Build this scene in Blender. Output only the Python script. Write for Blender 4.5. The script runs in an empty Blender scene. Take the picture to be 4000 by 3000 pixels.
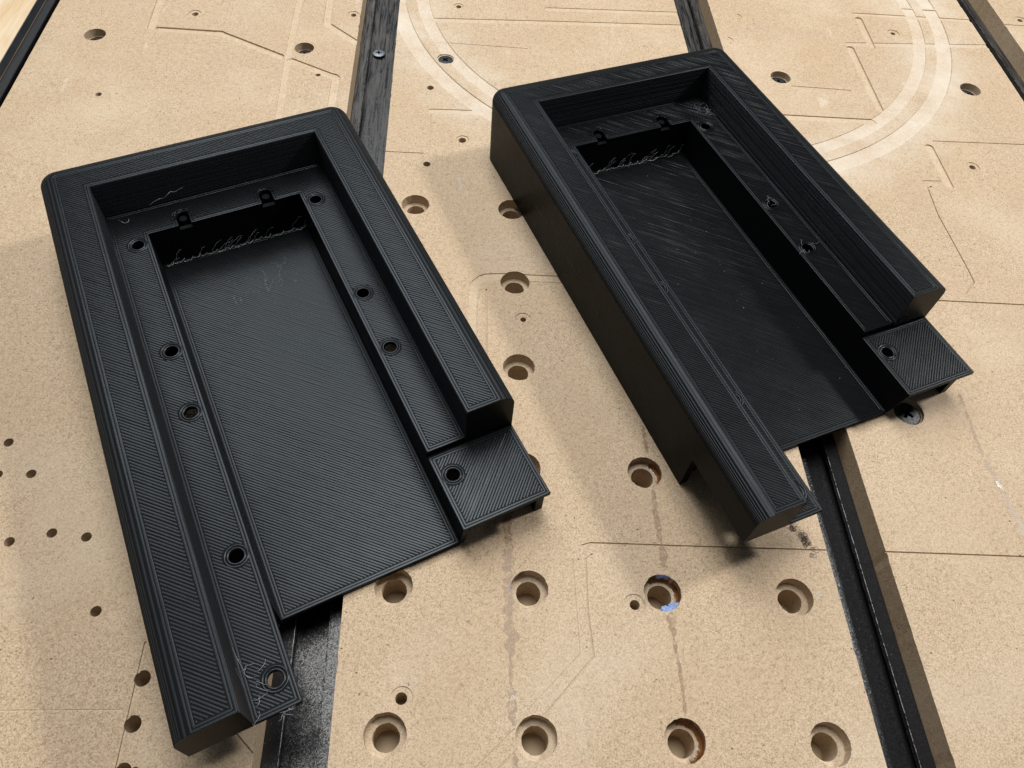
import bpy, bmesh, math, random
from mathutils import Vector, Matrix, noise as mnoise
random.seed(7)
MM = 0.001
D2R = math.radians
sc = bpy.context.scene
col = sc.collection

# ------------------------------------------------------------------ camera
cam_d = bpy.data.cameras.new('camera')
cam_d.sensor_width = 36.0
cam_d.lens = 2974.0 / 4000.0 * 36.0
cam_d.clip_start = 0.01
cam_d.clip_end = 50
cam = bpy.data.objects.new('camera', cam_d)
col.objects.link(cam)
_R = Matrix.Rotation(D2R(-1.81), 3, 'Z') @ Matrix.Rotation(D2R(-3.68), 3, 'Y') @ Matrix.Rotation(D2R(34.34), 3, 'X')
cam.matrix_world = Matrix.Translation(Vector((83.6, -95.72, 319.94)) * MM) @ _R.to_4x4()
sc.camera = cam

# ------------------------------------------------------------------ world and lamps (indoor workshop)
w = bpy.data.worlds.new('World')
sc.world = w
w.use_nodes = True
w.node_tree.nodes['Background'].inputs['Color'].default_value = (0.86, 0.93, 1.0, 1)
w.node_tree.nodes['Background'].inputs['Strength'].default_value = 0.075


def area_lamp(name, loc, target, sx, sy, power, color, spin=0.0):
    d = bpy.data.lights.new(name, 'AREA')
    d.shape = 'RECTANGLE'
    d.size, d.size_y = sx, sy
    d.energy = power
    d.color = color
    o = bpy.data.objects.new(name, d)
    col.objects.link(o)
    o.location = loc
    z = (Vector(loc) - Vector(target)).normalized()
    x = Vector((math.cos(D2R(spin)), math.sin(D2R(spin)), 0))
    y = z.cross(x).normalized()
    x = y.cross(z).normalized()
    o.matrix_world = Matrix((x, y, z)).transposed().to_4x4()
    o.matrix_world.translation = Vector(loc)
    return o


area_lamp('overhead_lamp', (0.12, 0.46, 1.70), (0.18, 0.15, 0), 0.75, 0.75, 20, (1.0, 0.985, 0.955))
area_lamp('side_lamp', (1.58, 0.66, 1.50), (0.22, 0.2, 0), 0.20, 0.20, 25, (1.0, 0.985, 0.96))
area_lamp('ceiling_panel_lamp', (-0.32, 1.30, 1.50), (-0.32, 1.30, 0), 1.1, 1.2, 23.0, (0.93, 0.97, 1.0))
area_lamp('ceiling_panel_lamp', (1.80, 1.50, 1.50), (1.80, 1.50, 0), 0.5, 1.0, 1.2, (0.93, 0.97, 1.0))

sc.view_settings.view_transform = 'Standard'
sc.view_settings.look = 'None'
sc.view_settings.exposure = 0.0
sc.view_settings.gamma = 1.0


# ------------------------------------------------------------------ material helpers
class NT:
    def __init__(s, name):
        s.m = bpy.data.materials.new(name)
        s.m.use_nodes = True
        s.t = s.m.node_tree
        s.b = s.t.nodes['Principled BSDF']
        s.out = s.t.nodes['Material Output']
        s.co = s.t.nodes.new('ShaderNodeTexCoord').outputs['Object']

    def n(s, typ, props=None, **inp):
        nd = s.t.nodes.new(typ)
        for k, v in (props or {}).items():
            setattr(nd, k, v)
        for k, v in inp.items():
            key = int(k[1:]) if k[0] == '_' and k[1:].isdigit() else k.replace('_', ' ')
            s.set(nd.inputs[key], v)
        return nd

    def set(s, sock, v):
        if hasattr(v, 'is_linked') or isinstance(v, bpy.types.NodeSocket):
            s.t.links.new(v, sock)
        else:
            sock.default_value = v

    def math(s, op, a, b=0.0, c=None, clamp=False):
        nd = s.n('ShaderNodeMath', {'operation': op, 'use_clamp': clamp}, _0=a, _1=b)
        if c is not None:
            s.set(nd.inputs[2], c)
        return nd.outputs[0]

    def noise(s, scale, detail=2.0, rough=0.5, dist=0.0, vec=None):
        nd = s.n('ShaderNodeTexNoise', None, Vector=vec if vec is not None else s.co, Scale=scale, Detail=detail,
                 Roughness=rough, Distortion=dist)
        return nd.outputs['Fac']

    def rng(s, v, a, b, c=0.0, d=1.0):
        nd = s.n('ShaderNodeMapRange', None, Value=v)
        nd.inputs[1].default_value, nd.inputs[2].default_value = a, b
        nd.inputs[3].default_value, nd.inputs[4].default_value = c, d
        return nd.outputs[0]

    def mix(s, f, a, b, mode='MIX'):
        nd = s.n('ShaderNodeMix', {'data_type': 'RGBA', 'blend_type': mode})
        s.set(nd.inputs[0], f)
        s.set(nd.inputs[6], a)
        s.set(nd.inputs[7], b)
        return nd.outputs[2]

    def mapping(s, scale=(1, 1, 1), rot=(0, 0, 0), vec=None):
        nd = s.n('ShaderNodeMapping', None, Vector=vec if vec is not None else s.co)
        nd.inputs['Scale'].default_value = scale
        nd.inputs['Rotation'].default_value = rot
        return nd.outputs[0]

    def bump(s, h, dist, strength=1.0, nrm=None):
        nd = s.n('ShaderNodeBump', None, Height=h, Distance=dist, Strength=strength)
        if nrm is not None:
            s.t.links.new(nrm, nd.inputs['Normal'])
        return nd.outputs[0]

    def fin(s, **kw):
        for k, v in kw.items():
            s.set(s.b.inputs[k.replace('_', ' ')], v)
        return s.m


def C(r, g, b):
    return (r, g, b, 1.0)


def mdf_material(name, light, mid, dark, pale=0.0, fib=1.0):
    t = NT(name)
    big = t.noise(16, 3, 0.6)
    fine = t.noise(1500, 3, 0.65, 0.8)
    med = t.noise(260, 4, 0.65, 0.6)
    c = t.mix(t.rng(med, 0.32, 0.68), mid, light)
    c = t.mix(t.math('MULTIPLY', t.rng(fine, 0.50, 0.65), 0.88), c, dark)
    c = t.mix(t.math('MULTIPLY', t.rng(fine, 0.47, 0.33), 0.50), c, C(0.76, 0.63, 0.46))
    c = t.mix(t.math('MULTIPLY', t.rng(big, 0.40, 0.66), 0.40), c, C(light[0] * 0.86, light[1] * 0.80, light[2] * 0.74))
    # short curled fibres: thin contour bands of a warped noise, broken into dashes
    for i, (s1, s2, amt) in enumerate(((520, 380, 0.7), (800, 560, 0.7), (1100, 700, 0.6))):
        off = t.n('ShaderNodeVectorMath', {'operation': 'ADD'}, _0=t.co, _1=(0.37 * i + 0.11, 0.21 * i, 0.0)).outputs[0]
        f = t.noise(s1, 1.5, 0.5, 1.6, off)
        band = t.rng(t.math('ABSOLUTE', t.math('SUBTRACT', f, 0.5)), 0.030, 0.008)
        brk = t.rng(t.noise(s2, 1, 0.5, 0.0, off), 0.53, 0.60)
        c = t.mix(t.math('MULTIPLY', t.math('MULTIPLY', band, brk), amt * fib), c, C(0.17, 0.10, 0.05))
    # sparse dark specks and a few pale scuffs
    vo = t.n('ShaderNodeTexVoronoi', None, Vector=t.n('ShaderNodeVectorMath', {'operation': 'ADD'}, _0=t.co, _1=t.n('ShaderNodeVectorMath', {'operation': 'SCALE'}, _0=t.n('ShaderNodeTexNoise', None, Vector=t.co, Scale=1100.0).outputs['Color'], Scale=0.0011).outputs[0]).outputs[0], Scale=150.0)
    sp = t.math('MULTIPLY', t.rng(vo.outputs['Distance'], 0.085, 0.05),
                t.math('GREATER_THAN', t.n('ShaderNodeSeparateColor', None, Color=vo.outputs['Color']).outputs[0], 0.62))
    c = t.mix(t.math('MULTIPLY', sp, 0.85), c, C(0.05, 0.028, 0.018))
    smu = t.math('MULTIPLY', t.rng(t.noise(21, 6, 0.7, 0.5), 0.52, 0.72), 0.30)
    c = t.mix(smu, c, C(0.40, 0.31, 0.22))
    # sawdust film round the routed ring and in cloudy patches
    vd = t.n('ShaderNodeVectorMath', {'operation': 'DISTANCE'}, _0=t.co, _1=(0.25, 0.50, 0.0)).outputs['Value']
    band = t.math('MULTIPLY', t.rng(vd, 0.165, 0.200), t.rng(vd, 0.250, 0.222))
    cloud = t.rng(t.noise(26, 5, 0.65, 0.3), 0.36, 0.68)
    c = t.mix(t.math('MULTIPLY', t.math('MULTIPLY', band, cloud), 0.45), c, C(0.70, 0.645, 0.555))
    c = t.mix(t.math('MULTIPLY', t.rng(t.noise(11, 5, 0.6), 0.50, 0.70), 0.28), c, C(0.68, 0.57, 0.43))
    sm = t.mapping((1, 0.35, 1))
    sc_ = t.math('MULTIPLY', t.rng(t.noise(48, 5, 0.7, 0.4, sm), 0.64, 0.74), 0.30)
    c = t.mix(sc_, c, C(0.78, 0.70, 0.58))
    if pale:
        c = t.mix(t.math('MULTIPLY', t.rng(t.noise(60, 4, 0.6), 0.30, 0.62), pale), c, C(0.74, 0.68, 0.59))
    h = t.math('ADD', t.math('MULTIPLY', fine, 0.6), t.noise(300, 3, 0.6))
    return t.fin(Base_Color=c, Roughness=t.rng(med, 0.3, 0.7, 0.52, 0.70), Specular_IOR_Level=0.30,
                 Normal=t.bump(h, 0.00016, 0.55))


M = {}
M['mdf'] = mdf_material('mdf_face', C(0.570, 0.438, 0.296), C(0.49, 0.362, 0.234), C(0.25, 0.160, 0.092))
M['mdf_groove'] = mdf_material('mdf_routed_groove', C(0.585, 0.450, 0.302), C(0.51, 0.38, 0.245), C(0.33, 0.23, 0.14), 0.1, 0.6)
M['mdf_ring'] = mdf_material('mdf_dusty_ring', C(0.590, 0.470, 0.345), C(0.525, 0.405, 0.285), C(0.34, 0.25, 0.165), 0.22, 0.6)
M['mdf_bore'] = mdf_material('mdf_drilled_wall', C(0.58, 0.46, 0.325), C(0.50, 0.385, 0.26), C(0.34, 0.245, 0.16), 0.0, 0.5)


def plastic(name, rough=0.36, layers=True, spec=0.5, base=(0.0055, 0.0058, 0.0064)):
    t = NT(name)
    sm = t.noise(120, 3, 0.6)
    r = t.rng(sm, 0.3, 0.7, rough - 0.02, rough + 0.025)
    h = t.math('MULTIPLY', t.noise(1400, 2, 0.6), 0.35)
    if layers:
        z = t.n('ShaderNodeSeparateXYZ', None, Vector=t.co).outputs[2]
        ph = t.math('MULTIPLY', t.math('ADD', z, t.math('MULTIPLY', t.noise(90, 2), 0.0002)), 2 * math.pi / 0.0006)
        wv = t.math('ABSOLUTE', t.math('SINE', t.math('MULTIPLY', ph, 0.5)))
        hz = t.mapping((40, 40, 1700))
        streak = t.noise(1.0, 3, 0.6, 0.0, hz)
        h = t.math('ADD', t.math('ADD', h, t.math('MULTIPLY', wv, 1.6)), t.math('MULTIPLY', streak, 1.2))
    return t.fin(Base_Color=C(*base), Roughness=r, Specular_IOR_Level=spec, Specular_Tint=C(0.84, 0.93, 1.0), Normal=t.bump(h, 0.00006, 0.55))


M['wall'] = plastic('black_plastic_layered', 0.38, True, 0.06)
M['bead'] = plastic('black_plastic_beads', 0.30, False, 0.30)
M['fillet'] = plastic('black_plastic_edge', 0.42, False, 0.22)
M['layer'] = plastic('black_plastic_wall_layers', 0.46, False, 0.7)
for k_, v_ in (('Coat Weight', 0.15), ('Coat Roughness', 0.45)):
    M['layer'].node_tree.nodes['Principled BSDF'].inputs[k_].default_value = v_
t = NT('plastic_wisp')
M['wisp'] = t.fin(Base_Color=C(0.20, 0.21, 0.22), Roughness=0.2, Specular_IOR_Level=0.7)
t = NT('scratch_white')
M['scratch'] = t.fin(Base_Color=C(0.16, 0.165, 0.17), Roughness=0.6)

def glitter(t, scale, k):
    """tiny facets of a powder coat, each tipped its own way"""
    vo = t.n('ShaderNodeTexVoronoi', None, Vector=t.co, Scale=float(scale))
    d = t.n('ShaderNodeVectorMath', {'operation': 'SUBTRACT'}, _0=vo.outputs['Color'], _1=(0.5, 0.5, 0.5)).outputs[0]
    d = t.n('ShaderNodeVectorMath', {'operation': 'SCALE'}, _0=d, Scale=k).outputs[0]
    g = t.t.nodes.new('ShaderNodeNewGeometry').outputs['Normal']
    a = t.n('ShaderNodeVectorMath', {'operation': 'ADD'}, _0=g, _1=d).outputs[0]
    return t.n('ShaderNodeVectorMath', {'operation': 'NORMALIZE'}, _0=a).outputs[0]


# anodised track: black, sparkling coat, grey sawdust film toward the far end
t = NT('anodised_black')
dustmask = t.math('MULTIPLY', t.rng(t.n('ShaderNodeSeparateXYZ', None, Vector=t.co).outputs[1], 0.17, 0.40),
                  t.rng(t.noise(1.0, 5, 0.75, 0.8, t.mapping((520, 30, 520))), 0.42, 0.70))
spark = t.noise(1250, 1, 0.5)
fleck = t.rng(t.noise(700, 2, 0.8), 0.70, 0.74)
c = t.mix(t.math('MULTIPLY', dustmask, 0.52), C(0.010, 0.010, 0.0115), C(0.20, 0.185, 0.165))
c = t.mix(t.math('MULTIPLY', fleck, 0.25), c, C(0.35, 0.32, 0.28))
M['track'] = t.fin(Base_Color=c, Roughness=t.rng(dustmask, 0, 1, 0.27, 0.8), Specular_IOR_Level=0.5,
                   Normal=glitter(t, 2300, 0.13))
t = NT('anodised_black_clean')
M['track_clean'] = t.fin(Base_Color=C(0.008, 0.008, 0.009), Roughness=0.45, Normal=t.bump(t.noise(1500, 2, 0.7), 0.0003, 0.8))
t = NT('worn_metal_edge')
M['worn'] = t.fin(Base_Color=t.mix(t.rng(t.noise(500, 3, 0.7), 0.42, 0.58), C(0.02, 0.02, 0.02), C(0.24, 0.24, 0.25)), Metallic=0.6, Roughness=0.35)

t = NT('black_oxide_steel')
M['screw_black'] = t.fin(Base_Color=C(0.012, 0.013, 0.015), Roughness=t.rng(t.noise(900, 3), 0.3, 0.7, 0.42, 0.6),
                         Normal=t.bump(t.noise(1300, 2), 0.00008, 0.5))
t = NT('recess_shade')
M['recess'] = t.fin(Base_Color=C(0.004, 0.004, 0.004), Roughness=0.6, Specular_IOR_Level=0.1)  # blacker than the screw heads: shade inside the cross put into the colour
t = NT('zinc_steel')
M['screw_zinc'] = t.fin(Base_Color=C(0.20, 0.215, 0.25), Metallic=0.5, Roughness=t.rng(t.noise(900, 3), 0.3, 0.7, 0.32, 0.55))
t = NT('glue_amber')
M['glue'] = t.fin(Base_Color=t.mix(t.rng(t.noise(260, 4, 0.7), 0.35, 0.65), C(0.11, 0.040, 0.010), C(0.27, 0.125, 0.042)),
                  Roughness=0.12, Specular_IOR_Level=0.5, Normal=t.bump(t.noise(420, 3), 0.0006, 0.6))
t = NT('masking_tape_blue')
M['tape'] = t.fin(Base_Color=t.mix(t.rng(t.noise(900, 3, 0.7), 0.35, 0.65), C(0.17, 0.27, 0.55), C(0.36, 0.46, 0.70)),
                  Roughness=0.7, Normal=t.bump(t.noise(800, 3), 0.0002, 0.7))
t = NT('hair_brown')
M['hair'] = t.fin(Base_Color=C(0.075, 0.048, 0.032), Roughness=0.45)
t = NT('dark_edge_band')
M['edge'] = t.fin(Base_Color=t.mix(t.rng(t.noise(70, 4, 0.6), 0.35, 0.65), C(0.030, 0.035, 0.040), C(0.050, 0.055, 0.062)), Roughness=0.45)
t = NT('pine_wood')
gm = t.mapping((26, 3.2, 26))
g = t.noise(1.0, 4, 0.6, 2.2, gm)
fine = t.noise(1.0, 3, 0.6, 0.4, t.mapping((600, 30, 600)))
c = t.mix(t.rng(g, 0.46, 0.62), C(0.66, 0.535, 0.37), C(0.58, 0.40, 0.22))
c = t.mix(t.math('MULTIPLY', t.rng(fine, 0.4, 0.7), 0.3), c, C(0.80, 0.68, 0.50))
M['pine'] = t.fin(Base_Color=c, Roughness=0.5, Normal=t.bump(fine, 0.0002, 0.3))
t = NT('plywood_base')
M['base'] = t.fin(Base_Color=t.mix(t.noise(60, 4, 0.6), C(0.55, 0.43, 0.28), C(0.40, 0.29, 0.17)), Roughness=0.6)


def ragged(name, color, rough, lo, hi, amount):
    """thin soaked-in stain or painted shadow: breaks up at its own ragged outline"""
    t = NT(name)
    a = t.rng(t.noise(330, 5, 0.75, 0.6), lo, hi)
    tr = t.n('ShaderNodeBsdfTransparent')
    mx = t.n('ShaderNodeMixShader')
    t.set(mx.inputs[0], t.math('MULTIPLY', a, amount))
    t.t.links.new(tr.outputs[0], mx.inputs[1])
    t.fin(Base_Color=color, Roughness=rough)
    t.t.links.new(t.b.outputs[0], mx.inputs[2])
    t.t.links.new(mx.outputs[0], t.out.inputs[0])
    return t.m


M['stain'] = ragged('dried_glue_stain', C(0.30, 0.185, 0.105), 0.35, 0.36, 0.56, 0.50)
M['gloss'] = ragged('dried_clear_glue', C(0.72, 0.68, 0.62), 0.10, 0.50, 0.60, 0.65)
M['arm_shadow'] = ragged('arm_shadow_tint', C(0.40, 0.29, 0.18), 0.30, 0.30, 0.52, 0.22)  # brown tint that paints the tray arm's soft shadow


# ------------------------------------------------------------------ mesh helpers
class MB:
    """collects vertices and faces (millimetres)"""

    def __init__(s):
        s.v, s.f, s.m, s.sm = [], [], [], []

    def add(s, vs, fs, mi=0, smooth=False):
        o = len(s.v)
        s.v += [tuple(x) for x in vs]
        for f in fs:
            s.f.append([i + o for i in f])
            s.m.append(mi)
            s.sm.append(smooth)

    def box(s, x0, x1, y0, y1, z0, z1, mi=0):
        vs = [(x, y, z) for z in (z0, z1) for (x, y) in ((x0, y0), (x1, y0), (x1, y1), (x0, y1))]
        s.add(vs, [(3, 2, 1, 0), (4, 5, 6, 7), (0, 1, 5, 4), (1, 2, 6, 5), (2, 3, 7, 6), (3, 0, 4, 7)], mi)

    def prism(s, poly, z0, z1, mi=0, smooth=False):
        n = len(poly)
        vs = [(x, y, z0) for x, y in poly] + [(x, y, z1) for x, y in poly]
        fs = [list(range(n - 1, -1, -1)), list(range(n, 2 * n))]
        s.add(vs, fs, mi)
        o = len(s.v) - 2 * n
        for i in range(n):
            j = (i + 1) % n
            s.f.append([o + i, o + j, o + n + j, o + n + i])
            s.m.append(mi)
            s.sm.append(smooth)

    def cyl(s, x, y, r, z0, z1, n=32, mi=0, smooth=False):
        s.prism([(x + r * math.cos(2 * math.pi * i / n), y + r * math.sin(2 * math.pi * i / n)) for i in range(n)], z0, z1, mi, smooth)

    def tube(s, pts, r, n=5, mi=0, taper=False):
        pts = [Vector(p) for p in pts]
        rings = []
        for i, p in enumerate(pts):
            d = (pts[min(i + 1, len(pts) - 1)] - pts[max(i - 1, 0)])
            d = d.normalized() if d.length > 1e-9 else Vector((1, 0, 0))
            a = d.cross(Vector((0, 0, 1)))
            if a.length < 1e-3:
                a = Vector((1, 0, 0))
            a.normalize()
            b = d.cross(a)
            rr = r * (0.35 if taper and i in (0, len(pts) - 1) else 1.0)
            rings.append([p + rr * (math.cos(2 * math.pi * k / n) * a + math.sin(2 * math.pi * k / n) * b) for k in range(n)])
        vs = [v for rg in rings for v in rg]
        fs = []
        for i in range(len(pts) - 1):
            for k in range(n):
                fs.append((i * n + k, i * n + (k + 1) % n, (i + 1) * n + (k + 1) % n, (i + 1) * n + k))
        s.add(vs, fs, mi, True)

    def mesh(s, name, mats):
        me = bpy.data.meshes.new(name)
        me.from_pydata([(x * MM, y * MM, z * MM) for x, y, z in s.v], [], s.f)
        for m in mats:
            me.materials.append(m)
        me.polygons.foreach_set('material_index', s.m)
        me.polygons.foreach_set('use_smooth', s.sm)
        me.update()
        return me

    def build(s, name, mats, parent=None, loc=None, fix=True):
        me = s.mesh(name, mats if isinstance(mats, (list, tuple)) else [mats])
        if fix:
            bm = bmesh.new()
            bm.from_mesh(me)
            bmesh.ops.recalc_face_normals(bm, faces=bm.faces)
            bm.to_mesh(me)
            bm.free()
        o = bpy.data.objects.new(name, me)
        col.objects.link(o)
        o.parent = parent
        if loc:
            o.location = loc
        return o


def tag(o, label=None, cat=None, group=None, kind=None):
    for k, v in (('label', label), ('category', cat), ('group', group), ('kind', kind)):
        if v:
            o[k] = v
    return o


def thing(name, label, cat, loc=(0, 0, 0), rz=0.0, group=None):
    o = bpy.data.objects.new(name, None)
    o.empty_display_size = 0.02
    col.objects.link(o)
    o.location = Vector(loc) * MM
    o.rotation_euler = (0, 0, rz)
    return tag(o, label, cat, group)


def boolean(base, cutter, mats_b, mats_c, name, parent=None):
    """base minus cutter (EXACT), keeps the cutter's materials on the cut faces"""
    mb_, mc_ = base.mesh('tmp_base', mats_b), cutter.mesh('tmp_cut', mats_c)
    for me in (mb_, mc_):
        bm = bmesh.new()
        bm.from_mesh(me)
        bmesh.ops.recalc_face_normals(bm, faces=bm.faces)
        bm.to_mesh(me)
        bm.free()
    ob, oc = bpy.data.objects.new('tmp_base', mb_), bpy.data.objects.new('tmp_cut', mc_)
    col.objects.link(ob)
    col.objects.link(oc)
    md = ob.modifiers.new('b', 'BOOLEAN')
    md.object, md.operation, md.solver = oc, 'DIFFERENCE', 'EXACT'
    md.use_self = True
    md.material_mode = 'TRANSFER'
    dg = bpy.context.evaluated_depsgraph_get()
    me = bpy.data.meshes.new_from_object(ob.evaluated_get(dg))
    me.name = name
    for o_ in (ob, oc):
        bpy.data.objects.remove(o_)
    o = bpy.data.objects.new(name, me)
    col.objects.link(o)
    o.parent = parent
    return o


def capsule(a, b, w, n=6):
    a, b = Vector(a), Vector(b)
    d = (b - a).normalized()
    p = Vector((-d.y, d.x))
    th = math.atan2(d.y, d.x)
    r = w / 2
    out = [(b.x + r * math.cos(th - math.pi / 2 + math.pi * i / n), b.y + r * math.sin(th - math.pi / 2 + math.pi * i / n)) for i in range(n + 1)]
    out += [(a.x + r * math.cos(th + math.pi / 2 + math.pi * i / n), a.y + r * math.sin(th + math.pi / 2 + math.pi * i / n)) for i in range(n + 1)]
    return out


# ================================================================== SETTING: bench and boards
PITCH, TW = 216.0, 27.8
XD = -207.5                                   # left edge of the first board
bx = [XD + k * (PITCH + TW) for k in range(4)]  # left edges of the four boards
Y0, Y1 = -420.0, 1000.0
BT = 22.0                                     # board thickness

m = MB()
m.box(-620, 900, Y0 - 60, Y1 + 60, -62, -BT - 0.2)
tag(m.build('bench_top', M['base']), kind='structure')

_gd = [0]


class Cut(MB):
    def groove(s, pts, w=6.0, side=0, depth=0.45, mi=0):
        """routed channel; pts is one edge of it when side is +1 (channel lies left of the line) or -1 (right)"""
        for a, b in zip(pts, pts[1:]):
            a, b = Vector(a), Vector(b)
            d = (b - a).normalized()
            off = Vector((-d.y, d.x)) * side * w / 2
            _gd[0] += 1
            s.prism(capsule(a + off, b + off, w), -depth * 1.55 - 0.004 * (_gd[0] % 23), 1.0, mi)

    def ring(s, cx, cy, r0, r1, a0, a1, depth, mi, n=90):
        """annular channel: outer disc minus inner disc, cut as an arc"""
        po, pi_ = [], []
        for i in range(n + 1):
            t_ = D2R(a0 + (a1 - a0) * i / n)
            po.append((cx + r1 * math.cos(t_), cy + r1 * math.sin(t_)))
            pi_.append((cx + r0 * math.cos(t_), cy + r0 * math.sin(t_)))
        vs, fs = [], []
        for i in range(n + 1):
            vs += [(*pi_[i], -depth), (*po[i], -depth), (*po[i], 1.0), (*pi_[i], 1.0)]
        for i in range(n):
            q, r = 4 * i, 4 * (i + 1)
            for k in range(4):
                fs.append((q + k, q + (k + 1) % 4, r + (k + 1) % 4, r + k))
        fs += [(0, 1, 2, 3), (4 * n + 3, 4 * n + 2, 4 * n + 1, 4 * n)]
        s.add(vs, fs, mi)

    def counterbore(s, x, y, r=8.25, d=6.2, rb=5.4, db=30.0):
        s.prism([(x + q * math.cos(2 * math.pi * i / 48), y + q * math.sin(2 * math.pi * i / 48)) for i in range(48) for q in [r + random.gauss(0, .07)]], -d, 1.0, 2)
        if rb:
            s.prism([(x + q * math.cos(2 * math.pi * i / 36), y + q * math.sin(2 * math.pi * i / 36)) for i in range(36) for q in [rb + random.gauss(0, .06)]], -db, 1.0, 2)

    def hole(s, x, y, r, d=30.0, ring=0.0, n=20):
        if ring:
            s.cyl(x + random.uniform(-.2, .2), y, ring, -0.45, 1.0, 32, 3)
        s.cyl(x, y, r, -d, 1.0, n, 2)


CM = [M['mdf_groove'], M['mdf_ring'], M['mdf_bore'], M['mdf']]
RC = (250.0, 500.0)                           # centre of the big routed ring

cuts = [Cut() for _ in range(4)]
c0, c1, c2, c3 = cuts
# ---- first board (left)
c0.groove([(-131.2, 427.8), (-87.5, 426.0), (-41.3, 400.4)], 6, -1, 0.7)
c0.groove([(-134.9, 462.6), (-133.4, 427.0)], 6, -1, 0.55)
c0.groove([(-134.9, 480), (-134.9, 462.6)], 6, -1, 0.55)
c0.groove([(-33.5, 396.1), (-0.6, 378.3), (1.2, 373.8), (1.5, 325)], 6, -1, 0.55)
c0.groove([(-40.6, 520), (-40.6, 470.5), (-39.6, 400.5), (-36.7, 331.3), (-35, 300)], 5, 1, 0.30)
c0.groove([(-12.6, 520), (-12.6, 472.9), (-11.8, 441.2), (9.4, 421.0)], 6, -1, 0.55)
c0.groove([(-40.6, -5.0), (-40.3, -80)], 1.0, 0, 0.5)
c0.groove([(-140, -29.2), (-43.6, -30.3)], 0.7, 0, 0.12)
c0.groove([(-0.5, -38.0), (8.6, -46.9)], 0.5, 0, 0.3)
for x, y, r in ((-110.2, 446.4, 2.3), (3.2, 454.2, 2.0), (-14.6, 378.8, 1.9)):
    c0.hole(x, y, r, 12, 4.6)
for x, y, r in ((-152.0, 347.8, 2.0), (-123.2, 87.0, 2.2), (-108.1, 70.8, 2.2), (-122.5, 70.4, 2.2), (-107.0, 38.3, 2.2),
                (-90.7, 42.2, 2.2), (-75.8, 40.3, 2.2), (-63.2, 7.9, 2.25), (-38.5, -18.8, 3.15), (-38.2, -35.4, 3.2),
                (-37.9, -51.8, 3.2), (-33.6, -51.6, 1.5)):
    c0.hole(x, y, r, 21.0)
# ---- second board (between the trays)
for gx, gy in ((57, 252.4), (57, 17.3), (57, -41.2), (115, 250.4), (115, 191.7), (115, 133.2), (115, 74.2), (115.2, 15.6),
               (115.3, -43.4), (173.1, 72.1), (173.3, 13.4), (173.7, -45.7), (231.9, 11.0), (231.9, -48.2)):
    c1.counterbore(gx, gy)
for x, y, r, rg in ((62.6, 368.2, 2.4, 0), (84.8, 314.0, 2.5, 4.3), (62.7, 289.2, 2.3, 0), (81.2, 472.0, 2.1, 4.0),
                    (118.6, 165.2, 1.6, 4.4), (160.5, 8.3, 2.2, 4.7), (62.5, -28.0, 2.4, 4.6)):
    c1.hole(x, y, r, 14, rg)
c1.groove([(150, 191.6), (106.8, 193.2), (98.6, 192.6), (94.6, 188.6), (93.2, 151.3), (93.2, 120)], 5.2, -1, 0.30)
c1.groove([(98.8, 186.0), (98.5, 130)], 0.9, 0, 0.5)
c1.groove([(106.8, 193.4), (150, 191.9)], 0.9, 0, 0.5)
c1.groove([(139.9, 35.4), (143.7, 36.6), (189.6, 34.7), (252.4, 32.4)], 0.8, 0, 0.5)
c1.groove([(143.9, 31.2), (140.9, 28.8), (139.8, 5.1), (140.7, -13.1), (119.1, -35.1)], 0.8, 0, 0.42)
c1.groove([(135.0, 28.9), (134.9, -12.3), (112.1, -33.8)], 0.6, 0, 0.22)
c1.groove([(106.8, -40.2), (84, -60.2)], 0.6, 0, 0.25)
c1.groove([(111.7, -43.8), (91, -62.6)], 0.6, 0, 0.25)
c1.groove([(63.9, 338.4), (64.2, 297.5)], 0.7, 0, 0.25)
c1.groove([(36.0, 300.1), (60.2, 299.6)], 0.7, 0, 0.30)
c1.groove([(64.2, 340.2), (110, 340.4)], 5, 1, 0.30)
c1.groove([(61.1, 454.5), (158.0, 457.7), (253, 460.2)], 5.5, -1, 0.28)
c1.groove([(74.8, 422.7), (131.6, 419.6)], 0.7, 0, 0.15)
c1.groove([(150, 471), (253, 473)], 5, 1, 0.25)
# ---- third board
c2.groove([(399.2, 484.8), (497, 482.6)], 4.0, 1, 0.30)
c2.groove([(403.6, 479.3), (402.7, 441.1)], 6.0, -1, 0.6)
c2.groove([(380.9, 440.6), (497, 446.1)], 5.0, 1, 0.22)
c2.groove([(384.6, 437.6), (384.1, 362.7)], 6.0, -1, 0.6)
c2.groove([(290, 353.4), (308.7, 353.0), (371.5, 351.1)], 6.0, -1, 0.5)
c2.groove([(322.8, 386.5), (366.2, 383.9)], 0.7, 0, 0.35)
c2.groove([(408.8, 329.2), (497, 328.5)], 0.8, 0, 0.35)
c2.groove([(406.9, 322.2), (406.7, 283.4)], 6, -1, 0.5)
c2.groove([(387.4, 287.8), (399.6, 287.8)], 0.7, 0, 0.3)
c2.groove([(391.0, 282.4), (388.0, 280.0), (386.1, 256.5), (387.9, 210.8), (387.9, 199.0), (379.4, 189.9)], 0.9, 0, 0.5)
c2.groove([(350, 184.4), (362.8, 184.0), (411.6, 182.0), (497, 179)], 0.9, 0, 0.5)
c2.groove([(279, 31.6), (345.5, 28.8), (420, 26)], 0.8, 0, 0.5)
for x, y, r, rg in ((423.4, 461.3, 1.9, 4.9), (427.7, 303.2, 2.2, 4.6)):
    c2.hole(x, y, r, 14, rg)
c2.ring(285.5, 441.5, 3.9, 4.9, -75, 70, 0.5, 0, 20)
c2.ring(299.5, 475.0, 3.4, 4.4, -75, 70, 0.5, 0, 20)
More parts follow.
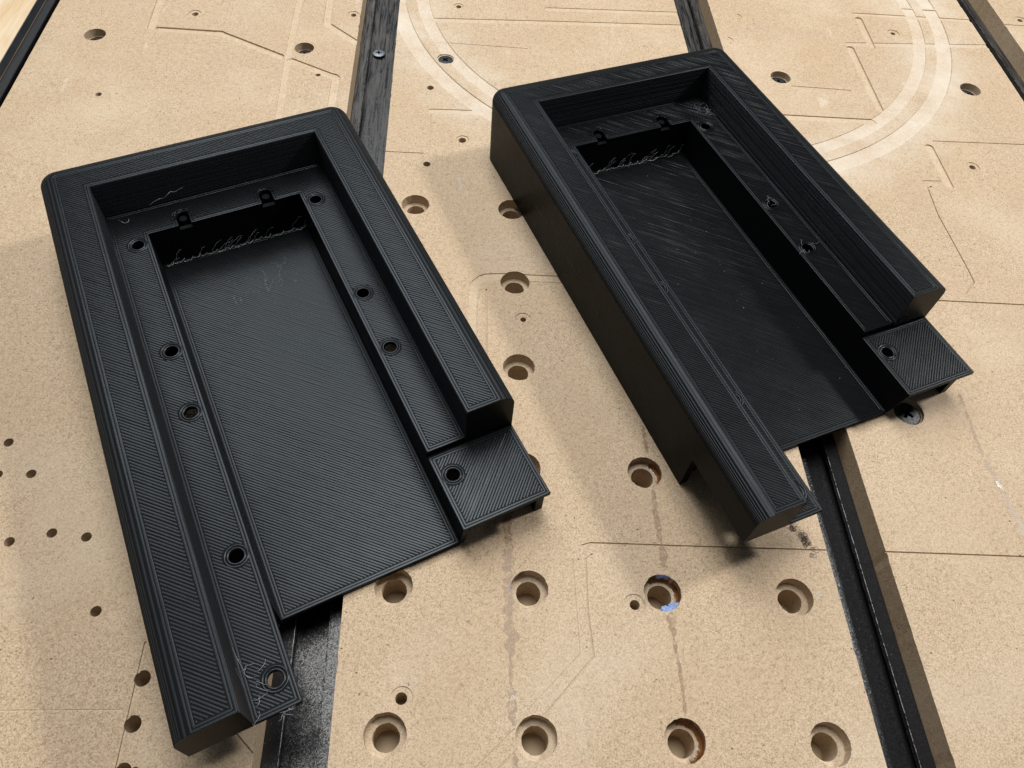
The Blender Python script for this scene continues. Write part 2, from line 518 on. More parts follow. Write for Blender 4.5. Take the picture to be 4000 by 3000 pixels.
# ---- fourth board
c3.groove([(523, 481.5), (640, 478)], 0.9, 0, 0.4)
c3.hole(541.0, 489.2, 2.2, 14, 5.0)
# ---- the big ring runs over boards two and three
for c in (c1, c2):
    c.ring(*RC, 192.4, 202.0, 0, 359.5, 0.50, 1, 200)
    c.ring(*RC, 210.0, 221.6, 0, 359.5, 0.65, 1, 200)
# ---- screw counterbores
SCREWS = [(0, -172.1, 414.9, 7.2, 5.6), (0, -27.4, 408.9, 6.8, 5.4), (1, 72.5, 403.1, 6.1, 1.2), (2, 316.7, 396.6, 7.4, 4.6),
          (2, 459.8, 390.8, 7.6, 5.2), (2, 316.7, 107.6, 7.9, 2.1)]
for bi, x, y, r, d in SCREWS:
    cuts[bi].counterbore(x, y, r, d, r - .75, 12.0)

board_labels = [
    'tan fibreboard strip at far left with a scatter of small dark holes',
    'tan fibreboard strip between both trays with rows of large stepped holes',
    'tan fibreboard strip holding the right half of the pale routed ring',
    'sliver of pale fibreboard in the top right corner beyond the last black track']
boards = []
for k in range(4):
    b = MB()
    ny = 420
    jg = lambda i: random.gauss(0, .035) - (random.random() < .04) * random.uniform(.1, .5)
    yy = [Y0 + (Y1 - Y0) * i / ny for i in range(ny + 1)]
    b.prism([(bx[k] + PITCH + (jg(i) if 0 < i < ny else 0), y) for i, y in enumerate(yy)] +
            [(bx[k] - (jg(i) if 0 < i < ny else 0), yy[i]) for i in range(ny, -1, -1)], -BT, 0.0)
    o = boolean(b, cuts[k], [M['mdf']], CM, 'spoilboard_strip')
    tag(o, board_labels[k], 'board', 'fibreboard strips of the routed bench')
    boards.append(o)


def strip(pts, w0, jit=0.0):
    """flat ribbon lying on the board along pts"""
    P = []
    for a, b in zip(pts, pts[1:]):
        a, b = Vector(a), Vector(b)
        n = max(2, int((b - a).length / 1.2))
        for i in range(n):
            P.append(a.lerp(b, i / n))
    P.append(Vector(pts[-1]))
    L, R_ = [], []
    for i, p in enumerate(P):
        d = (P[min(i + 1, len(P) - 1)] - P[max(i - 1, 0)]).normalized()
        q = Vector((-d.y, d.x))
        e = min(1.0, 0.3 + 0.35 * min(i, len(P) - 1 - i))
        L.append(p + q * w0 * e * (0.5 + random.uniform(-jit, jit)))
        R_.append(p - q * w0 * e * (0.5 + random.uniform(-jit, jit)))
    return L, R_


def stain(name, board, pts, w, mat, z=0.05, jit=0.25):  # also lays the painted shadow below the arm tip
    L, R_ = strip(pts, w, jit)
    mb = MB()
    n = len(L)
    mb.add([(p.x, p.y, z) for p in L] + [(p.x, p.y, z) for p in R_], [(i, i + 1, n + i + 1, n + i) for i in range(n - 1)])
    o = mb.build(name, M[mat], boards[board])
    return o


stain('glue_stain', 1, [(106.5, 54), (106.9, 34.4), (106.0, 12.4), (106.2, 3)], 4.0, 'stain')
stain('glue_stain', 1, [(106.2, 3), (107.2, -6), (106.3, -12.5)], 4.6, 'stain', 0.06)
stain('glue_stain', 1, [(106.2, -12), (106.0, -23.9)], 1.9, 'stain')
stain('glue_stain', 1, [(106.1, -23.9), (106.4, -33.1), (106.8, -39)], 3.0, 'stain', 0.06)
stain('glue_stain', 1, [(106.8, -48.2), (106.7, -60)], 2.2, 'stain')
stain('glue_stain', 1, [(175.7, 98), (175.6, 82)], 2.0, 'stain')
stain('glue_stain', 1, [(175.8, 63.0), (175.4, 50), (176.1, 36)], 2.4, 'stain')
stain('glue_stain', 1, [(176.0, 36), (176.4, 24)], 3.4, 'stain', 0.06)
stain('glue_stain', 1, [(175.5, 4.7), (175.4, -5.6)], 3.6, 'stain')
stain('glue_stain', 1, [(175.4, -5.6), (175.9, -22.0), (175.5, -36.8)], 1.4, 'stain', 0.06)
stain('glue_stain', 2, [(348.5, 120.2), (347.0, 95), (346.6, 81.1)], 1.8, 'stain')
stain('glue_stain', 2, [(346.8, 80), (348.4, 71.1), (349.0, 54.5), (350.6, 46), (350.2, 36)], 3.0, 'stain', 0.06)
stain('clear_glue', 1, [(188.2, 64.6), (185.6, 59.5)], 2.6, 'gloss', 0.1)
stain('clear_glue', 1, [(184.6, 58), (180.7, 53.8)], 1.8, 'gloss', 0.1)
stain('clear_glue', 1, [(211.1, 28.8), (211.7, 19.7)], 1.3, 'gloss', 0.1)
stain('clear_glue', 1, [(240.5, 12.4), (251.8, 10.2)], 2.0, 'gloss', 0.1)
stain('clear_glue', 1, [(196.4, 49), (196.2, 44)], 1.0, 'gloss', 0.1)
stain('clear_glue', 2, [(348.2, 72), (348.9, 62)], 2.0, 'gloss', 0.12)
stain('clear_glue', 1, [(106.3, -25), (106.6, -33)], 2.2, 'gloss', 0.12)
stain('arm_tip_shadow', 1, [(219, 37), (212.5, 31.0), (204, 30.0)], 9.0, 'arm_shadow', 0.04)  # cast shadow of the right tray's arm tip, painted on the board
stain('dust_scuff', 1, [(82, 277), (87, 262)], 6.5, 'gloss', 0.05)


def wall_patch(name, board, x, y, r, z0, z1, a0, a1, mat, ragged_amp=0.0):
    """thin coat clinging to the wall of a counterbore"""
    n = 30
    vs, fs = [], []
    for i in range(n + 1):
        a = D2R(a0 + (a1 - a0) * i / n)
        rr = r - 0.12
        zt = z1 - random.uniform(0, ragged_amp)
        zb = z0 + random.uniform(0, ragged_amp)
        vs += [(x + rr * math.cos(a), y + rr * math.sin(a), zb), (x + rr * math.cos(a), y + rr * math.sin(a), zt)]
    for i in range(n):
        fs.append((2 * i, 2 * i + 2, 2 * i + 3, 2 * i + 1))
    mb = MB()
    mb.add(vs, fs, 0, True)
    return mb.build(name, M[mat], boards[board] if board is not None else None, fix=False)


for x, y, a0, a1 in ((173.1, 72.1, -95, 175), (173.3, 13.4, -60, 170), (173.7, -45.7, -80, 140)):
    wall_patch('glue_coating', 1, x, y, 8.25, -6.0, -0.35, a0, a1, 'glue', 0.5)
for x, y, a0, a1 in ((115.2, 15.6, 100, 215),):
    wall_patch('glue_coating', 1, x, y, 8.25, -5.4, -1.2, a0, a1, 'glue', 1.6)
for x, y, a0, a1 in ((173.1, 72.1, 250, 420), (173.3, 13.4, -50, 120), (173.7, -45.7, -70, 100)):
    mb = MB()
    n = 26
    vs = []
    for i in range(n + 1):
        a = D2R(a0 + (a1 - a0) * i / n)
        for rr, z in ((8.1, -5.2), (7.5 + random.uniform(-.3, .3), -5.9), (6.5 + random.uniform(-.4, .4), -6.08)):
            vs.append((x + rr * math.cos(a), y + rr * math.sin(a), z))
    mb.add(vs, [(3 * i + k, 3 * i + 3 + k, 3 * i + 4 + k, 3 * i + 1 + k) for i in range(n) for k in (0, 1)], 0, True)
    mb.build('glue_fillet', M['glue'], boards[1], fix=False)


def tape_scrap(label, x, y, a0, a1, z0, z1, r1):
    """torn scrap that clings to the wall of the hole and folds onto its step"""
    mb = MB()
    n = 14
    vs = []
    for i in range(n + 1):
        a = D2R(a0 + (a1 - a0) * i / n)
        e = 1.0 if 0 < i < n else 0.4
        for rr, zz, jt in ((8.1, z1, .12), (8.0 - (8.0 - r1) * .45 * e, z1 + (z0 - z1) * .5, .25), (8.0 - (8.0 - r1) * e, z0, .5)):
            q = rr + random.uniform(-jt, jt)
            vs.append((x + q * math.cos(a), y + q * math.sin(a), zz + random.uniform(-.15, .15)))
    mb.add(vs, [(3 * i + k, 3 * i + 3 + k, 3 * i + 4 + k, 3 * i + 1 + k) for i in range(n) for k in (0, 1)])
    o = mb.build('tape_scrap', M['tape'], fix=False)
    s = o.modifiers.new('thick', 'SOLIDIFY')
    s.thickness = 0.12 * MM
    tag(o, label, 'tape', 'torn blue tape scraps in the stepped holes')


tape_scrap('larger blue tape scrap on the near side of the amber glue-lined hole', 173.3, 13.4, 262, 330, -3.6, -0.25, 5.0)
tape_scrap('torn blue tape scrap on the far side of the amber glue-lined hole', 173.3, 13.4, 60, 100, -2.6, -0.2, 7.5)
tape_scrap('tiny blue tape shred in the stepped hole touching the brown glue stain', 115.2, 15.6, 160, 200, -5.0, -2.4, 7.6)

# ================================================================== tracks
TRL = ['black slotted track running under the left tray between the two widest boards',
       'black slotted track crossing under the right tray to the bottom edge',
       'short stretch of black dusty track in the top right corner',
       'black track in the top left corner beside the pale wooden panel']


def track(x0, label, wide=TW):
    """aluminium T-track: flanges, lips, undercut slot"""
    t_, f_, fl = -13.0, 6.8, -19.2
    prof = [(0.15, -21.9), (0.15, t_ - .3), (0.45, t_), (f_ - .35, t_), (f_, t_ - .35), (f_, t_ - 2.4), (f_ - .3, t_ - 2.7), (f_ - 3.2, t_ - 2.7), (f_ - 3.2, fl),
            (wide - f_ + 3.2, fl), (wide - f_ + 3.2, t_ - 2.7), (wide - f_ + .3, t_ - 2.7), (wide - f_, t_ - 2.4), (wide - f_, t_ - .35), (wide - f_ + .35, t_),
            (wide - .45, t_), (wide - .15, t_ - .3), (wide - .15, -21.9)]
    mb = MB()
    n = len(prof)
    vs = [(x0 + x, y, z) for y in (Y0, Y1) for x, z in prof]
    fs = [(i, (i + 1) % n, n + (i + 1) % n, n + i) for i in range(n)] + [list(range(n)), list(range(2 * n - 1, n - 1, -1))]
    mb.add(vs, fs)
    o = mb.build('slotted_track', M['track'] if wide > 25 else M['track_clean'])
    if wide > 25:
        mb = MB()
        for ex, ez in ((f_ - .1, t_ - .05), (wide - f_ + .1, t_ - .05), (wide - f_ + .2, t_ - 2.5), (f_ - .2, t_ - 2.5)):
            mb.tube([(x0 + ex + random.uniform(-.06, .06), Y0 + 2 + i * 4.0, ez) for i in range(int((Y1 - Y0 - 4) / 4.0))], .24, 4)
        mb.build('lip_edge', M['worn'], o, fix=False)
    return tag(o, label, 'track', 'black slotted tracks between the boards')


track(bx[0] + PITCH, TRL[0])
track(bx[1] + PITCH, TRL[1])
track(bx[2] + PITCH, TRL[2])
track(bx[0] - 22.0, TRL[3], 21.9)

t = thing('wooden_panel', 'pale pine panel with a dark edge in the top left corner', 'panel')
mb = MB()
mb.box(-600, -230.3, Y0, Y1, -BT, -6.9)
mb.build('board', M['pine'], t)
mb = MB()
ys = [Y0 + (Y1 - Y0) * i / 300 for i in range(301)]
vs = []
for y in ys:
    j = 0.25 * math.sin(y * 0.13) + 0.2 * math.sin(y * 0.41 + 1) + random.uniform(-.12, .12)
    vs += [(-230.3, y, -12.9), (-229.7 + 0.2 * j, y, -12.9), (-229.7, y, -7.05), (-230.3, y, -7.0)]
mb.add(vs, [(4 * i + k, 4 * i + (k + 1) % 4, 4 * i + 4 + (k + 1) % 4, 4 * i + 4 + k) for i in range(300) for k in range(4)])
mb.build('edge_band', M['edge'], t)


# ================================================================== screws
def screw_mesh(name, r, mat, cross_r, dome=0.5, ang=0.0):
    """flat-head screw, top at z=0, with a real cross recess"""
    b, c = MB(), MB()
    n = 36
    prof = [(0.05, -9.0), (r * .38, -8.8), (r * .42, -r * .6 - .6), (r * .98, -0.55), (r, -0.25), (r * .96, 0.0), (r * .6, dome * .7), (0.05, dome)]
    vs, fs = [], []
    for pr, pz in prof:
        for i in range(n):
            vs.append((pr * math.cos(2 * math.pi * i / n), pr * math.sin(2 * math.pi * i / n), pz))
    for k in range(len(prof) - 1):
        for i in range(n):
            fs.append((k * n + i, k * n + (i + 1) % n, (k + 1) * n + (i + 1) % n, (k + 1) * n + i))
    fs += [list(range(n - 1, -1, -1)), list(range((len(prof) - 1) * n, len(prof) * n))]
    b.add(vs, fs, 0, False)
    for k in range(2):
        a = ang + k * math.pi / 2
        ca, sa = math.cos(a), math.sin(a)
        wd = r * 0.15
        top = [(x * ca - y * sa, x * sa + y * ca, 2.0) for x, y in ((-cross_r, -wd), (cross_r, -wd), (cross_r, wd), (-cross_r, wd))]
        bot = [(x * ca - y * sa, x * sa + y * ca, -r * .34 - .01 * k) for x, y in ((-cross_r * .45, -wd * .5), (cross_r * .45, -wd * .5), (cross_r * .45, wd * .5), (-cross_r * .45, wd * .5))]
        c.add(bot + top, [(3, 2, 1, 0), (4, 5, 6, 7), (0, 1, 5, 4), (1, 2, 6, 5), (2, 3, 7, 6), (3, 0, 4, 7)])
    o = boolean(b, c, [mat], [M['recess']], name)
    return o


SL = ['black screw sunk in the hole nearest the top left wooden panel',
      'black screw sunk in a deep hole between the left tray and the dusty track',
      'black screw set nearly flush inside the pale routed ring left of the right tray',
      'black screw sunk in a deep hole inside the ring just right of the right tray',
      'black screw sunk in a deep hole outside the ring near the right edge',
      'large black cross-head screw beside the open corner of the right tray']
proto = screw_mesh('countersunk_screw', 6.9, M['screw_black'], 4.2, 0.45, 0.5)
for i, (bi, x, y, r, d) in enumerate(SCREWS):
    o = proto if i == 0 else proto.copy()
    if i:
        col.objects.link(o)
    s_ = (r - 0.85) / 6.9
    o.scale = (s_, s_, s_)
    o.location = Vector((x - .2, y, -d + (0.25 if d > 2 else 0.1))) * MM
    o.rotation_euler = (0, 0, random.uniform(0, 1.5) if i < 5 else 0.42)
    tag(o, SL[i], 'screw', 'black screws holding the boards down')
z = screw_mesh('track_screw', 4.5, M['screw_zinc'], 2.9, 0.6, 0.2)
z.location = Vector((21.9, 433.5, -17.2)) * MM
tag(z, 'small grey cross-head screw in the slot of the dusty track', 'screw')


# ================================================================== the two printed trays
DIM = dict(Xi=22.6, Xp=40.5, Xq=120.6, Xr=139.2, Xo=162.0, Yf=23.9, Ys=58.4, Yt=20.6, Ypb=237.6, Yib=257.8, Yob=279.6,
           Zfl=3.2, Zt=22.65, Zl=26.5, Zr=47.7, Za=24.6, Ye=-16.0, Yst=59.0)
globals().update(DIM)
RF, RCN = 6.6, 9.0
HOLE_L = [231.5, 157.5, 120.8, 47.3, -4.4]
HOLE_R = [229.6, 156.1, 119.2]
HXL, HXR = 34.0, 127.2
BEAD = 1.2


def offset_poly(poly, d):
    """inset a counter-clockwise polygon by d (mitred)"""
    n = len(poly)
    out = []
    for i in range(n):
        p0, p1, p2 = Vector(poly[i - 1]), Vector(poly[i]), Vector(poly[(i + 1) % n])
        d1, d2 = (p1 - p0).normalized(), (p2 - p1).normalized()
        n1, n2 = Vector((-d1.y, d1.x)), Vector((-d2.y, d2.x))
        bis = n1 + n2
        k = bis.length_squared / 2
        out.append(tuple(p1 + bis * (d / max(k, 0.25))))
    return out


def bead(mb, a, b, z, w=BEAD, h=0.20, step=6.0, jit=0.07, seed=3.1):
    """one extruded filament line, flattened half round"""
    a, b = Vector(a), Vector(b)
    L = (b - a).length
    if L < 0.5:
        return
    d = (b - a) / L
    q = Vector((-d.y, d.x))
    n = max(1, int(L / step))
    sec = [(-.5, -.7), (-.44, .30), (-.31, .92), (0, 1.0), (.31, .92), (.44, .30), (.5, -.7)]
    lk = random.uniform(.75, 1.15)
    dz = random.uniform(-.035, .035)
    vs = []
    for i in range(n + 1):
        p = a + d * (L * i / n)
        jx = random.uniform(-jit, jit)
        nz = mnoise.noise((p.x * .045 + seed, p.y * .045, z * .3))
        jh = (1.0 + random.uniform(-.2, .2)) * lk * (1.0 + .25 * nz)
        e = 0.92 if i in (0, n) else 1.0
        for sx, sz in sec:
            pp = p + q * (sx * w * (0.96 if e == 1 else 0.8) + jx)
            vs.append((pp.x, pp.y, z + dz + sz * h * (jh if sz > 0 else 1) * (e if sz > 0 else 1)))
    k = len(sec)
    fs = []
    for i in range(n):
        for j in range(k - 1):
            fs.append((i * k + j, (i + 1) * k + j, (i + 1) * k + j + 1, i * k + j + 1))
    mb.add(vs, fs, 0, False)
    mb.add(vs[:k], [list(range(k))])
    mb.add(vs[n * k:], [list(range(k - 1, -1, -1))])


def ring_bead(mb, x, y, r, z, w=BEAD, h=0.3, n=26):
    sec = [(-.5, -.1), (-.25, .8), (.25, .8), (.5, -.1)]
    vs = []
    for i in range(n):
        a = 2 * math.pi * i / n
        jh = 1 + random.uniform(-.15, .15)
        for sx, sz in sec:
            rr = r + sx * w
            vs.append((x + rr * math.cos(a), y + rr * math.sin(a), z + sz * h * jh))
    fs = []
    for i in range(n):
        j = (i + 1) % n
        for k in range(3):
            fs.append((i * 4 + k, j * 4 + k, j * 4 + k + 1, i * 4 + k + 1))
    mb.add(vs, fs, 0, True)


def hatch(mb, poly, holes, ang, z, loops=2, skip=()):
    """top skin: perimeter loops along every edge, then parallel infill lines; skip lists edges without a loop"""
    n = len(poly)
    for l in range(loops):
        pl = offset_poly(poly, BEAD * (l + 0.5))
        for i in range(n):
            bead(mb, pl[i], pl[(i + 1) % n], z, BEAD, 0.10, 14.0, 0.04)
    for hx, hy, hr in holes:
        for l in range(2):
            ring_bead(mb, hx, hy, hr + BEAD * (l + .35), z, BEAD * .9, 0.36)
    inner = offset_poly(poly, BEAD * (loops + 0.12))
    ca, sa = math.cos(ang), math.sin(ang)
    rot = lambda p: (p[0] * ca + p[1] * sa, -p[0] * sa + p[1] * ca)
    inv = lambda p: (p[0] * ca - p[1] * sa, p[0] * sa + p[1] * ca)
    rp = [rot(p) for p in inner]
    rh = [(*rot((hx, hy)), hr + BEAD * 2.0) for hx, hy, hr in holes]
    y0, y1 = min(p[1] for p in rp), max(p[1] for p in rp)
    y = y0 + BEAD * 0.5
    while y < y1:
        xs = []
        for i in range(len(rp)):
            (ax, ay), (bx_, by) = rp[i], rp[(i + 1) % len(rp)]
            if (ay <= y) != (by <= y):
                xs.append(ax + (bx_ - ax) * (y - ay) / (by - ay))
        xs.sort()
        segs = [(xs[i], xs[i + 1]) for i in range(0, len(xs) - 1, 2)]
        for hx, hy, hr in rh:
            if abs(y - hy) < hr:
                hw = math.sqrt(hr * hr - (y - hy) ** 2)
                new = []
                for s0, s1 in segs:
                    if hx + hw <= s0 or hx - hw >= s1:
                        new.append((s0, s1))
                    else:
                        if hx - hw - s0 > .5:
                            new.append((s0, hx - hw))
                        if s1 - hx - hw > .5:
                            new.append((hx + hw, s1))
                segs = new
        for s0, s1 in segs:
            bead(mb, inv((s0 + random.uniform(0, .35), y)), inv((s1 - random.uniform(0, .35), y)), z)
        y += BEAD


def layer_wall(mb, pts, side, z0, z1, h=0.62, bulge=0.27):
    """stack of printed layers standing proud of a vertical wall"""
    n = int((z1 - z0) / h)
    h = (z1 - z0) / n
    for (a, b) in zip(pts, pts[1:]):
        a, b = Vector(a), Vector(b)
        L = (b - a).length
        d = (b - a) / L
        q = Vector((-d.y, d.x)) * side
        k = max(2, int(L / 12))
        vs, fs = [], []
        for i in range(n):
            ph = random.uniform(.8, 1.15)
            o = len(vs)
            for j in range(k + 1):
                p = a + d * (L * j / k)
                bb = bulge * ph * (1 + random.uniform(-.06, .06))
                for fz, fo in ((0, .0), (.09, .33), (.28, .81), (.5, 1.0), (.72, .81), (.91, .33), (1, .0)):
                    pp = p + q * (bb * fo)
                    vs.append((pp.x, pp.y, z0 + h * (i + fz)))
            for j in range(k):
                for s_ in range(6):
                    f = (o + j * 7 + s_, o + (j + 1) * 7 + s_, o + (j + 1) * 7 + s_ + 1, o + j * 7 + s_ + 1)
                    fs.append(f if side < 0 else f[::-1])
        mb.add(vs, fs, 0, True)


def arc(cx, cy, r, a0, a1, n):
    return [(cx + r * math.cos(D2R(a0 + (a1 - a0) * i / n)), cy + r * math.sin(D2R(a0 + (a1 - a0) * i / n))) for i in range(n + 1)]


def part(mb, name, mats, root, fix=True):
    return mb.build(name, mats, root, fix=fix)


A45 = D2R(-45)


def build_tray(label, loc, rz):
    root = thing('printed_tray', label, 'tray', loc, rz, 'black printed plastic trays')
    # ---- raised U-shaped rim with stepped, rounded outer edge
    path = [((0, Ye), (1, 0), (Xi, Ye))]
    for y in (40, 100, 160, 220):
        path.append(((0, y), (1, 0), (Xi, y)))
    nA = 9
    for i, p in enumerate(arc(RCN, Yob - RCN, RCN, 180, 90, nA)):
        a = D2R(180 - 90 * i / nA)
        path.append((p, (-math.cos(a), -math.sin(a)), (Xi, Yib)))
    for i, p in enumerate(arc(Xo - RCN, Yob - RCN, RCN, 90, 0, nA)):
        a = D2R(90 - 90 * i / nA)
        path.append((p, (-math.cos(a), -math.sin(a)), (Xr, Yib)))
    for y in (220, 160, 100):
        path.append(((Xo, y), (-1, 0), (Xr, y)))
    path.append(((Xo, Ys), (-1, 0), (Xr, Ys)))
    nl = 9
    prof = [(0.0, None), (0.0, Zr - RF)]
    hl = RF / nl
    for k in range(nl):
        for fr, push in ((0.0, 0.36), (0.10, 0.15), (0.28, 0.03), (0.5, -0.02), (0.72, 0.03), (0.90, 0.15)):
            zz = (k + fr) / nl
            cs = math.sqrt(max(0.0, 1 - zz * zz))
            prof.append((RF * (1 - cs) + push * max(.25, cs), Zr - RF + RF * zz - push * zz))
    prof.append((RF, Zr))
    m = MB()
    rows = []
    for (o, nrm, inn) in path:
        r = []
        for off, z in prof:
            r.append((o[0] + nrm[0] * off, o[1] + nrm[1] * off, Za if z is None else z))
        r.append((inn[0], inn[1], Zr))
        r.append((inn[0], inn[1], Za))
        rows.append(r)
    k = len(rows[0])
    vs = [v for r in rows for v in r]
    fs, fm = [], []
    for i in range(len(rows) - 1):
        for j in range(k):
            a, b, c, d = i * k + j, i * k + (j + 1) % k, (i + 1) * k + (j + 1) % k, (i + 1) * k + j
            f = [a, b, c, d]
            u = []
            for q in f:
                if all((Vector(vs[q]) - Vector(vs[w_])).length > 1e-6 for w_ in u):
                    u.append(q)
            if len(u) >= 3:
                fs.append(u)
                fm.append(1 if 1 <= j < k - 3 else 0)
    fs.append(list(range(k - 1, -1, -1)))
    fs.append([(len(rows) - 1) * k + j for j in range(k)])
    m.add(vs, fs)
    for q, v_ in enumerate(fm):
        m.m[q] = v_
    rim = part(m, 'rim', [M['wall'], M['fillet']], root)
    fo = RF
    top = [(fo, Ye), (Xi, Ye), (Xi, Yib), (Xr, Yib), (Xr, Ys), (Xo - fo, Ys)]
    rc = RCN - fo
    top += arc(Xo - RCN, Yob - RCN, rc, 0, 90, 3) + arc(RCN, Yob - RCN, rc, 90, 180, 3)
    m = MB()
    hatch(m, top, [], A45, Zr, 2)
    part(m, 'top_skin', M['bead'], rim, fix=False)

    # ---- layer lines on the inner faces of the rim
    m = MB()
    layer_wall(m, [(Xi, Ye), (Xi, Yib), (Xr, Yib), (Xr, Ys)], -1, Zl + .2, Zr - .15)
    part(m, 'layer_lines', M['layer'], rim, fix=False)

    # ---- outer skirt walls down to the bench
    m = MB()
    T = 4.0
    outer = [(0, 26.5), (0, 150)] + [p for p in arc(RCN, Yob - RCN, RCN, 180, 90, nA)] + [p for p in arc(Xo - RCN, Yob - RCN, RCN, 90, 0, nA)] + [(Xo, 150), (Xo, 25.5)]
    inner = [(T, 26.5), (T, 150)] + [(T + (RCN - T) * 0 + p[0], p[1]) for p in arc(RCN - T, Yob - RCN, RCN - T, 180, 90, nA)] + \
            [p for p in arc(Xo - RCN, Yob - RCN, RCN - T, 90, 0, nA)] + [(Xo - T, 150), (Xo - T, 25.5)]
    n = len(outer)
    tops = [(Za if (i < n - 1) else Zt - 2.0) for i in range(n)]
    vs = []
    for i in range(n):
        zt = Za
        vs += [(*outer[i], 0.0), (*outer[i], zt), (*inner[i], zt), (*inner[i], 0.0)]
    # near end of the right side is lower, under the tab
    fs = []
    for i in range(n - 2):
        for j in range(4):
            fs.append((4 * i + j, 4 * i + (j + 1) % 4, 4 * i + 4 + (j + 1) % 4, 4 * i + 4 + j))
    fs += [(3, 2, 1, 0), tuple(4 * (n - 2) + j for j in range(4))]
    m.add(vs, fs)
    m.box(Xo - T, Xo, Ys, 150, 0, Za)
    m.box(Xo - T, Xo, 24.2, Ys - .02, 0, Zt - 2.0)
    m.box(T, 11.5, 30.5, 34, 0.3, Za)
    part(m, 'skirt', M['wall'], root)

    # ---- ledge round the pocket, with screw holes and two keyhole notches
    N1, N2 = (56.0, 62.4), (100.1, 106.8)
    nb = 244.2

    def notch(x0, x1):
        r = (x1 - x0) / 2
        cx = (x0 + x1) / 2
        return [(x0, Ypb), (x0, nb)] + arc(cx, nb, r, 180, 0, 8)[1:-1] + [(x1, nb), (x1, Ypb)]
    led = [(Xi, Ye), (Xp, Ye), (Xp, Ypb)] + notch(*N1) + notch(*N2) + [(Xq, Ypb), (Xq, Yst), (Xr, Yst), (Xr, Yib), (Xi, Yib)]
    holes = [(HXL, y, 3.0) for y in HOLE_L] + [(HXR, y, 3.0) for y in HOLE_R]
    big = [(Xi - .4, Ye), (Xp, Ye), (Xp, Ypb)] + notch(*N1) + notch(*N2) + [(Xq, Ypb), (Xq, Yst), (Xr + .4, Yst), (Xr + .4, Yib + .4), (Xi - .4, Yib + .4)]
    b = MB()
    b.prism(big, Za - 0.1, Zl)
    c = MB()
    for hx, hy, hr in holes:
        c.cyl(hx, hy, hr, 10, 40, 28)
    ledge = boolean(b, c, [M['wall']], [M['wall']], 'ledge', root)
    m = MB()
    hatch(m, led, holes, A45, Zl, 2)
    for x0, x1 in (N1, N2):                                          # ragged collars round the keyhole heads
        for rr in (0.7, 1.9):
            pts = arc((x0 + x1) / 2, nb, (x1 - x0) / 2 + rr, 200, -20, 12)
            for p, q in zip(pts, pts[1:]):
                bead(m, p, q, Zl + .05, 1.2, random.uniform(.3, .9), 9, .15)
    part(m, 'top_skin', M['bead'], ledge, fix=False)

    # ---- pocket walls
    m = MB()
    W = 2.4
    zt = Za - 0.12
    m.box(Xp - W, Xp, Yf, Ypb, 0.4, zt)
    m.box(Xq, Xq + W, Yst, Ypb, 0.4, zt)
    m.box(Xq, Xq + W, Yf + .5, Yst - .02, 0.4, Zt - 2.0)
    m.add([(x_, y_, z_) for x_ in (Xq, Xq + W) for y_, z_ in ((Yf + .48, .4), (Yf + .48, Zt - 2.0), (Yt + .2, Zt - 2.0))], [(0, 1, 2), (5, 4, 3), (0, 2, 5, 3), (1, 4, 5, 2), (0, 3, 4, 1)])
    m.box(Xq, Xr + .4, Yst, Yst + 2.0, Zt - 1.9, zt + .05)
    m.box(Xp - W, Xq + W, Ypb + .01, Ypb + W, 0.4, zt - 0.9)
    for x0, x1 in ((Xp - W, N1[0] - .1), (N1[1] + .1, N2[0] - .1), (N2[1] + .1, Xq + W)):
        m.box(x0, x1, Ypb + .02, Ypb + W - .02, zt - 0.9, zt)
    for x0, x1 in (N1, N2):
        m.box(x0 - 1, x1 + 1, nb + 6, nb + 8, 0.4, zt)
        m.cyl((x0 + x1) / 2, nb - .4, 2.1, 14.0, Zl - 1.4, 14)
    part(m, 'pocket_wall', M['wall'], root)

    # ---- floor plate
    m = MB()
    e = 0.3
    m.prism([(Xp + .02, Yf), (Xq - .02, Yf), (Xq - .02, Ypb), (Xp + .02, Ypb)], 0.5, Zfl)
    fl = part(m, 'base_plate', M['wall'], root)
    m = MB()
    hatch(m, [(Xp + e, Yf), (Xq - e, Yf), (Xq - e, Ypb - e), (Xp + e, Ypb - e)], [], A45, Zfl, 2)
    part(m, 'top_skin', M['bead'], fl, fix=False)

    # ---- tab with one screw hole, one step below the ledge
    b = MB()
    b.prism([(Xq, Yt), (Xo, Yt), (Xo, Ys + .2), (Xr, Ys + .2), (Xr, Yst), (Xq, Yst)], Zt - 2.0, Zt)
    c = MB()
    c.cyl(HXR, 46.2, 3.0, 10, 40, 28)
    tab = boolean(b, c, [M['wall']], [M['wall']], 'mounting_tab', root)
    m = MB()
    hatch(m, [(Xq, Yt), (Xo, Yt), (Xo, Ys), (Xq, Ys)], [(HXR, 46.2, 3.0)], D2R(45), Zt, 2)
    part(m, 'top_skin', M['bead'], tab, fix=False)

    # ---- stringing left by the printer along the back of the pocket
    m = MB()
    x = Xp + 2
